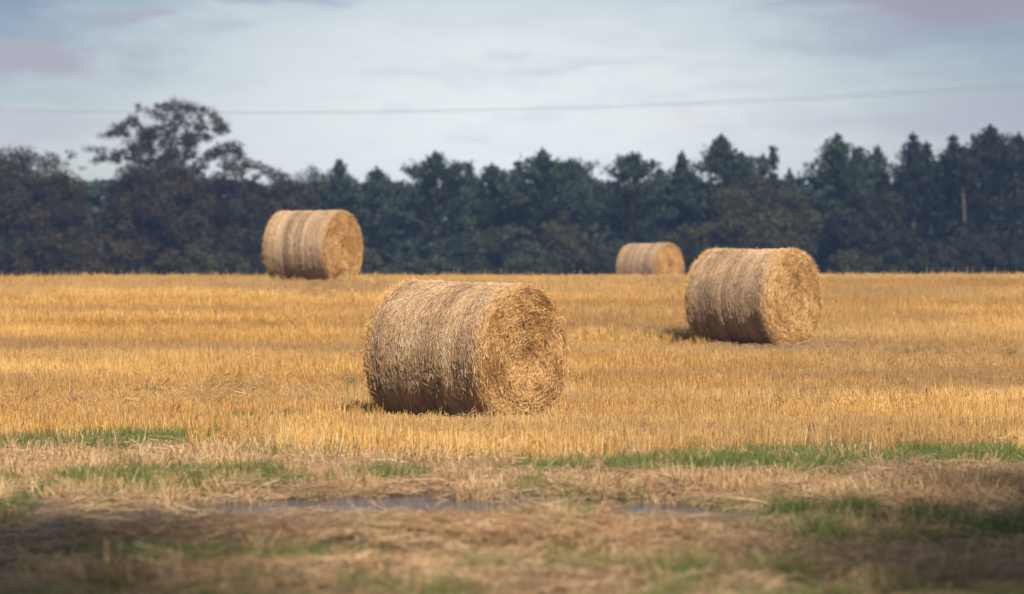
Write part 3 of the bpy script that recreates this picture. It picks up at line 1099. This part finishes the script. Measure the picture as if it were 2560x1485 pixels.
def limbs(clumps, r, h0, rad0):
    """boughs that fork: every clump hangs on the nearest one further in"""
    P = np.array([c_[:3] for c_ in clumps])
    root_p = np.array([0, 0, h0])
    nodes, segs = [root_p], []
    for k_ in np.argsort(np.linalg.norm((P - root_p) * np.array([1, 1, 0.8]), axis=1)):
        e_ = P[k_]
        Q = np.array(nodes)
        dv = e_ - Q
        cost = np.linalg.norm(dv, axis=1) + 0.9 * np.maximum(-dv[:, 2], 0) + 0.25 * np.linalg.norm(Q - root_p, axis=1)
        b0 = Q[np.argmin(cost)]
        L = np.linalg.norm(e_ - b0)
        m1 = b0 + (e_ - b0) * 0.35 + r.normal(0, 0.06, 3) * L + np.array([0, 0, -0.04 * L])
        m2 = b0 + (e_ - b0) * 0.7 + r.normal(0, 0.05, 3) * L
        far = np.linalg.norm(b0 - root_p)
        ra = rad0 / (1 + 0.9 * far)
        segs.append((np.stack([b0, m1, m2, e_]), np.array([ra, ra * 0.8, ra * 0.6, ra * 0.4])))
        nodes += [m1, m2, e_]
    return segs


def broadleaf(px, row, hw, Y, seed, label, mat, name='broadleaf_tree', size=0.10, dens=640, nclump=70, low=0.12, twiggy=0.0, cat='tree', trunk_r=0.2, clumps=None, crown_flat=1.0):
    r = np.random.default_rng(seed)
    x_, zg, h = place(px, row, Y)
    w = hw / FPX * Y
    root = tag(empty(name, (x_, Y, zg)), label, cat, 'trees of the wood behind the field' if cat == 'tree' else 'shrubs at the foot of the wood')
    if clumps is None:
        clumps = []
        ch = h * (1 - low)
        for q in range(nclump):
            d = rand_dirs(r, 1)[0]
            if d[1] > 0.35:
                d[1] *= -1
            rr = r.uniform(0.55, 1.0) ** 0.7
            cr = r.uniform(0.11, 0.21) * (w + ch / 2) / 2 + 0.12
            k_ = 1 - cr / max(w, ch / 2)
            bulge = 1 + 0.22 * (float(vnoise(d[0] * 2.2, d[1] * 2.2, d[2] * 2.2, seed)) - 0.5) * 2
            clumps.append((d[0] * rr * w * k_ * bulge, d[1] * rr * w * 0.8 * k_, h * low + ch / 2 + d[2] * rr * ch / 2 * k_ * (bulge if d[2] > 0 else 1), cr))
        top_ = max(c_[2] + 0.7 * c_[3] for c_ in clumps)
        wid_ = max(abs(c_[0]) + 0.8 * c_[3] for c_ in clumps)
        clumps = [(c_[0] * w / wid_, c_[1], c_[2] * h / top_, c_[3]) for c_ in clumps]
    else:
        clumps = [((a - 1280) / FPX * Y - x_, oy, CAM_H + (HORIZON - b_) / FPX * Y - zg, c_ / FPX * Y, *wt) for a, b_, oy, c_, *wt in clumps]
    zt = np.linspace(0, h * 0.6, 6)
    segs = [(np.stack([0.05 * np.sin(zt), 0.04 * np.cos(zt * 1.3), zt], -1), np.interp(zt, [0, h * 0.6], [trunk_r, trunk_r * 0.45]))]
    lim = [c_ for c_ in clumps if c_[2] > h * 0.3]
    idx = r.permutation(len(lim))[:26 if not twiggy else len(lim)]
    segs += limbs([lim[q] for q in idx], r, h * 0.42, trunk_r * 0.42)
    if twiggy:
        for cx, cy, cz, cr, *wt in clumps:
            for q in range(4):
                d = norm(rand_dirs(r, 1)[0] + np.array([0, 0, 0.35]))
                e_ = np.array([cx, cy, cz])
                segs.append((np.stack([e_ - d * cr * 0.3, e_ + d * cr * 0.4, e_ + d * cr * 1.15]), np.array([0.016, 0.011, 0.005])))
    V, F = tubes(segs, 5)
    link('trunk', mesh_np('trunk', V, F, smooth=True), M_BARK, root)
    C, U, W, T = leafy(clumps, r, size, dens, 0.78 * crown_flat)
    V, F = cards(C, U, W)
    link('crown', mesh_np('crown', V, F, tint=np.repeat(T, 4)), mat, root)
    return root


# the wood behind the front rank: one dark mass of stems and foliage
def wood_mass():
    r = np.random.default_rng(900)
    C, U, W, T, segs = [], [], [], [], []
    for Yr in (199, 207, 216):
        xx = np.arange(-52, 52, 1.15)
        for x_ in xx:
            x_ = x_ + r.normal(0, 0.5)
            top = CAM_H + (HORIZON - (476 - 4 * (Yr > 203) + 40 * (fbm(x_ * 0.35, Yr, 0, 91, 2) - 0.5) - 55 * sstep(24, 34, x_))) / FPX * Yr + 0.2
            zg = float(zbase(Yr))
            segs.append((np.array([[x_, Yr, zg], [x_ + 0.05, Yr, (top + zg) / 2], [x_, Yr, top - 0.2]]), np.array([0.14, 0.1, 0.02])))
            m_ = 420
            t_ = r.random(m_)
            rr = 0.35 + 1.35 * (1 - t_) ** 0.6
            a = r.uniform(0, 6.28, m_)
            q = np.sqrt(r.random(m_))
            C.append(np.stack([x_ + rr * q * np.cos(a), Yr + rr * q * np.sin(a), zg + 0.2 + t_ * (top - zg)], -1))
            u = rand_dirs(r, m_)
            s = r.uniform(0.2, 0.42, m_)[:, None]
            U.append(u * s)
            W.append(norm(np.cross(u, rand_dirs(r, m_))) * s * 0.5)
            T.append(np.clip(r.normal(0.38, 0.15, m_), 0, 1))
    C, U, W, T = map(np.concatenate, (C, U, W, T))
    V, F = cards(C, U, W)
    root = tag(link('wood', mesh_np('wood', V, F, tint=np.repeat(T, 4)), M_PINE), 'dark mass of wood filling the gaps behind the front trees', 'wood', kind='stuff')
    V, F = tubes(segs, 5)
    link('trunks', mesh_np('trunks', V, F, smooth=True), M_BARK, root)['kind'] = 'stuff'


wood_mass()

# --- unseen trees, added out of frame to shade the near corners
def corner_shade_trees():
    r = np.random.default_rng(77)
    C, U, W, T, segs = [], [], [], [], []
    for tx, ty, h_, rc, lo in [(3.0, 2.4, 15.2, 1.1, 0.70), (2.4, 1.2, 13.5, 0.9, 0.70), (5.3, 4.9, 10.0, 0.95, 0.60), (6.1, 6.7, 10.0, 1.1, 0.60), (6.8, 8.8, 10.2, 1.2, 0.60), (0.6, -5.0, 8.0, 1.6, 0.4), (-4.0, -5.5, 8.5, 1.8, 0.4)]:
        segs.append((np.array([[tx, ty, -0.1], [tx + 0.1, ty, h_ * 0.4], [tx, ty + 0.1, h_ * 0.85]]), np.array([0.17, 0.13, 0.03])))
        for q in range(24):
            d = rand_dirs(r, 1)[0] * r.uniform(0.3, 1.0)
            c = np.array([tx + d[0] * rc, ty + d[1] * rc, h_ * (1 + lo) / 2 + d[2] * h_ * (1 - lo) / 2])
            segs.append((np.array([[tx, ty, c[2] - 0.6], (c + [tx, ty, c[2] - 0.4]) / 2, c]), np.array([0.04, 0.03, 0.01])))
            m_ = 130
            C.append(c + r.normal(0, 0.34, (m_, 3)))
            u = rand_dirs(r, m_)
            sz_ = r.uniform(0.05, 0.10, m_)[:, None]
            U.append(u * sz_)
            W.append(norm(np.cross(u, rand_dirs(r, m_))) * sz_ * 0.6)
            T.append(np.clip(r.normal(0.45, 0.15, m_), 0, 1))
    C, U, W, T = map(np.concatenate, (C, U, W, T))
    V, F = cards(C, U, W)
    o = tag(link('corner_shade_trees', mesh_np('corner_shade_trees', V, F, tint=np.repeat(T, 4)), M_SHRUB), 'unseen trees added beside the field to shade its near corners', 'corner_shade_trees', kind='stuff')
    V, F = tubes(segs, 5)
    link('stems', mesh_np('stems', V, F, smooth=True), M_BARK, o)['kind'] = 'stuff'


corner_shade_trees()

# --- pines, from left to right
PINES = [
    (70, 452, 95, 181, 'dark green pine in front of the brown tree at the left edge', {}),
    (632, 455, 70, 190, 'pale green conifer seen between the boughs of the big brown tree', {}),
    (848, 404, 62, 186, 'narrow pine behind the left bale, beside the sparse bare-twigged tree', {}),
    (935, 420, 60, 187, 'short round-topped pine just right of the left bale', {'full': 0.74}),
    (1088, 382, 112, 180, 'broad pale green pine with layered boughs above the nearest bale', {'layered': 0.55, 'full': 0.64}),
    (1173, 413, 42, 188, 'small thin-topped pine right of the broad layered pine', {'ragged': 0.5}),
    (1228, 413, 58, 185, 'rounded pine between the broad layered pine and the spiky-topped one', {'full': 0.77}),
    (1303, 407, 55, 187, 'pine at the left shoulder of the spiky-topped pine in the middle', {}),
    (1370, 374, 92, 182, 'spiky-topped pine in the middle of the wood', {'ragged': 0.55}),
    (1420, 400, 70, 186, 'round-shouldered pine just right of the spiky-topped middle pine', {'full': 0.77}),
    (1578, 384, 105, 179, 'dark layered pine with flat boughs above the farthest bale', {'layered': 0.5, 'full': 0.70}),
    (1640, 420, 70, 188, 'low pine tucked behind the dark layered pine', {}),
    (1713, 382, 66, 187, 'slim pine between the layered pine and the tall pointed pine', {}),
    (1808, 340, 98, 183, 'tall pointed pine above the right bale', {'ragged': 0.45}),
    (1850, 383, 70, 188, 'pine leaning into the right flank of the tall pointed pine', {}),
    (1905, 390, 46, 189, 'small round-topped pine next to the thin see-through pine', {}),
    (1938, 370, 36, 187, 'thin see-through pine at the edge of the gap in the trees', {'ragged': 0.6, 'full': 0.55}),
    (1986, 425, 34, 188, 'smallest pine, standing in the gap in the trees', {}),
    (2093, 338, 88, 182, 'tall broad pine just right of the gap in the trees', {'ragged': 0.4}),
    (2140, 372, 70, 186, 'bushy pine at the right shoulder of the tall pine by the gap', {'full': 0.77}),
    (2196, 368, 62, 186, 'pine between the gap and the open-branched pine at right', {}),
    (2281, 338, 70, 184, 'open-branched ragged pine with sky showing through, at right', {'ragged': 0.6, 'layered': 0.45}),
    (2322, 358, 60, 187, 'dense pine just right of the open-branched ragged pine', {}),
    (2386, 342, 56, 183, 'pointed pine left of the bare reddish trunk', {'bare': 0.0}),
    (2416, 372, 36, 177.5, 'pine on a bare reddish trunk near the right edge', {'bare': 0.70, 'bark': 1}),
    (2437, 364, 50, 186, 'short pine right of the bare reddish trunk', {}),
    (2480, 316, 84, 181, 'tallest dark pine near the right edge', {'ragged': 0.4, 'full': 0.74}),
    (2540, 336, 70, 183, 'last dark pine at the right edge of the picture', {'full': 0.74}),
]
for i_, (px, row, hw, Y, lab, kw) in enumerate(PINES):
    kw = dict(kw)
    if kw.pop('bark', None):
        kw['bark'] = M_PINE_BARK
    conifer(px, row, hw, Y, 1000 + i_, lab, mat=M_EDGE_DARK_PINE if px > 2250 or px < 100 else None, **kw)

# --- broadleaved trees
broadleaf(50, 366, 185, 178, 2001, 'dusky brown bushy tree at the left edge of the picture', M_BROWN, nclump=150, dens=560, twiggy=1, trunk_r=0.22)
broadleaf(178, 383, 30, 183, 2002, 'thin tree with a small tuft of leaves on top, left of the big brown tree', M_BROWN, trunk_r=0.08, twiggy=1, dens=170,
          clumps=[(178, 384, 0, 15), (172, 392, 0.3, 11), (205, 420, 0, 10), (160, 410, 0.2, 12), (190, 450, 0, 22), (165, 440, 0, 24), (150, 470, 0, 32), (205, 490, 0, 30)])
open_cl = []
for a_, b_, c_ in [(370, 276, 20), (400, 270, 18), (425, 272, 20), (455, 269, 18), (485, 272, 18), (505, 275, 15), (430, 288, 16), (445, 300, 14), (420, 305, 14),
                   (530, 288, 14), (545, 300, 13), (555, 318, 15), (560, 328, 12), (540, 325, 12), (515, 318, 12), (490, 320, 12), (480, 305, 10), (500, 300, 9),
                   (300, 320, 17), (320, 308, 16), (335, 306, 12), (285, 332, 13), (312, 334, 14), (275, 338, 10),
                   (355, 335, 18), (370, 325, 15), (385, 345, 26), (365, 362, 26), (395, 368, 24), (345, 375, 20), (410, 355, 18),
                   (450, 330, 20), (470, 338, 22), (495, 340, 18), (450, 355, 16), (475, 360, 14), (430, 325, 12),
                   (250, 378, 14), (262, 390, 14), (245, 396, 12), (310, 380, 16), (330, 392, 18), (300, 395, 15),
                   (430, 385, 18), (455, 380, 16), (400, 395, 20), (370, 398, 18), (480, 388, 15), (420, 405, 22), (350, 405, 20), (460, 402, 20), (330, 372, 15), (420, 340, 15), (405, 318, 13), (520, 340, 10), (350, 312, 10)]:
    rr_ = random.Random(a_ * b_)
    oy_ = rr_.uniform(-0.9, 0.9)
    for q_ in range(5):
        open_cl.append((a_ + max(-1.1, min(1.1, rr_.gauss(0, 0.7))) * c_, b_ + max(-0.5, min(0.6, rr_.gauss(0, 0.4))) * c_, oy_ + rr_.gauss(0, 0.2), c_ * rr_.uniform(0.35, 0.6), 0.8))
    for q_ in range(3):
        open_cl.append((a_ + rr_.gauss(0, c_ * 0.8), b_ + rr_.gauss(0, c_ * 0.5), oy_ + rr_.gauss(0, 0.3), c_ * rr_.uniform(1.0, 1.5), 0.24))
broadleaf(430, 268, 150, 184, 2003, 'tallest tree at left with an open umbrella crown and sky between its boughs', M_BROWN, size=0.06, dens=1200, trunk_r=0.46, clumps=open_cl, twiggy=1, crown_flat=0.75)
broadleaf(415, 398, 205, 178, 2004, 'big dome-shaped brown tree at left, below the open umbrella crown', M_BROWN, nclump=140, dens=640, trunk_r=0.35)
side_cl = [(560, 372, 0, 26), (585, 368, 0.3, 24), (540, 382, 0, 22), (595, 385, 0, 22), (520, 392, 0.2, 20), (620, 408, 0, 18), (645, 415, 0, 17), (665, 425, 0.2, 18), (640, 440, 0, 14),
           (690, 440, 0, 24), (715, 452, 0, 26), (740, 470, 0, 28), (765, 490, 0, 26), (780, 505, 0, 18), (700, 470, -0.4, 30), (670, 480, -0.5, 30), (730, 505, -0.5, 34), (640, 500, -0.6, 34),
           (600, 420, 0, 26), (570, 410, 0, 26), (610, 470, -0.6, 34), (580, 450, -0.4, 34), (690, 520, -0.7, 36), (650, 545, -0.8, 38), (600, 530, -0.8, 40), (740, 540, -0.6, 34), (700, 570, -0.8, 38),
           (640, 600, -0.9, 40), (590, 590, -0.9, 40), (720, 620, -0.7, 40), (660, 650, -0.8, 42), (600, 660, -0.8, 42), (740, 670, -0.6, 40)]
broadleaf(600, 365, 200, 177, 2005, 'sloping brown-leaved tree whose boughs reach over the left bale', M_BROWN, dens=640, trunk_r=0.25, clumps=side_cl, size=0.10)
broadleaf(785, 408, 62, 185, 2006, 'sparse bare-twigged tree behind the left bale', M_SHRUB, nclump=40, dens=110, twiggy=1, trunk_r=0.14)
broadleaf(1905, 436, 150, 176, 2007, 'olive-green dome-shaped tree behind the right bale', M_OLIVE, nclump=110, dens=640)
broadleaf(1870, 510, 165, 171, 2008, 'low spreading olive tree right behind the right bale', M_OLIVE, nclump=100, dens=640, low=0.05, trunk_r=0.16)
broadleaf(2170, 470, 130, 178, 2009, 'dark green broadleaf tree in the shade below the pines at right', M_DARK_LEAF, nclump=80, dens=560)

# --- shrubs along the foot of the wood
SHRUBS = [
    (1235, 560, 110, 174, M_SHRUB, 'green rounded bush behind the top of the nearest bale'),
    (1400, 525, 120, 175, M_OLIVE, 'tall olive bush left of the farthest bale'),
    (1060, 640, 110, 172, M_SHRUB, 'low bush above the left end of the nearest bale'),
    (905, 620, 60, 173, M_OLIVE, 'pale bush at the right side of the left bale'),
    (1330, 625, 80, 171, M_SHRUB, 'low bush above the right end of the nearest bale'),
    (1690, 560, 80, 174, M_OLIVE, 'olive bush between the farthest bale and the right bale'),
    (2130, 620, 80, 172, M_OLIVE, 'low olive bush just right of the right bale'),
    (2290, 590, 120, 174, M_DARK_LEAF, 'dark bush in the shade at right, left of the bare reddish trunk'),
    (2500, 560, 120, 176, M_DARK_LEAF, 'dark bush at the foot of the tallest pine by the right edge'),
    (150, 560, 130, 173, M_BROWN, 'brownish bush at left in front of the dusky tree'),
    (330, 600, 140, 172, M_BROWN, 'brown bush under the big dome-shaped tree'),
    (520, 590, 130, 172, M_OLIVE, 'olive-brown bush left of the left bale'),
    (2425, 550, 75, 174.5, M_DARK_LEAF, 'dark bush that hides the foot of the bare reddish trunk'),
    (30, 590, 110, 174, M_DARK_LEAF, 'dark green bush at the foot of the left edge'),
    (1540, 600, 80, 173, M_SHRUB, 'dark bush at the left of the farthest bale'),
]
for i_, (px, row, hw, Y, mt, lab) in enumerate(SHRUBS):
    broadleaf(px, row, hw, Y, 3000 + i_, lab, mt, name='shrub', cat='shrub', nclump=46, dens=620, low=0.02, trunk_r=0.09)

# ------------------------------------------------------------------ overhead cables


def cable(row_l, row_m, row_r, label):
    """one sagging wire that comes nearer towards the right"""
    s = np.linspace(-0.25, 1.25, 60)
    Y = 118 - 30 * s
    px = 2560 * s
    # parabola through the three measured rows
    A = np.polyfit([0.0, 0.5, 1.0], [row_l, row_m, row_r], 2)
    row = np.polyval(A, s)
    P = np.stack([(px - 1280) / FPX * Y, Y, CAM_H + (HORIZON - row) / FPX * Y], -1)
    V, F = tubes([(P, np.full(60, 0.0048))], 5)
    me = mesh_np('power_cable', V - P[0], F, smooth=True)
    tag(link('power_cable', me, M_CABLE, loc=tuple(P[0])), label, 'cable', 'overhead cables above the wood')


cable(273, 270.5, 206, 'uppermost thin power cable crossing the sky above the wood')
cable(275.5, 273, 213, 'middle thin power cable of the three crossing the sky')
cable(279.5, 277, 220, 'lowest thin power cable, just over the tall open-crowned tree')

# ------------------------------------------------------------------ air
M_HAZE = bpy.data.materials.new('haze_air')
M_HAZE.use_nodes = True
nd, ln = M_HAZE.node_tree.nodes, M_HAZE.node_tree.links
nd.clear()
vo = nd.new('ShaderNodeVolumePrincipled')
vo.inputs['Color'].default_value = (0.30, 0.50, 1.0, 1)
vo.inputs['Density'].default_value = 0.0004
vo.inputs['Anisotropy'].default_value = 0.0
mo = nd.new('ShaderNodeOutputMaterial')
ln.new(vo.outputs[0], mo.inputs['Volume'])
X0, X1, Y0, Y1, Z0, Z1 = -650, 650, -80, 960, -1.5, 17
V = np.array([(a, b_, c_) for a in (X0, X1) for b_ in (Y0, Y1) for c_ in (Z0, Z1)], float)
F = np.array([(0, 1, 3, 2), (4, 6, 7, 5), (0, 4, 5, 1), (2, 3, 7, 6), (0, 2, 6, 4), (1, 5, 7, 3)])
tag(link('haze', mesh_np('haze', V, F), M_HAZE), kind='stuff')
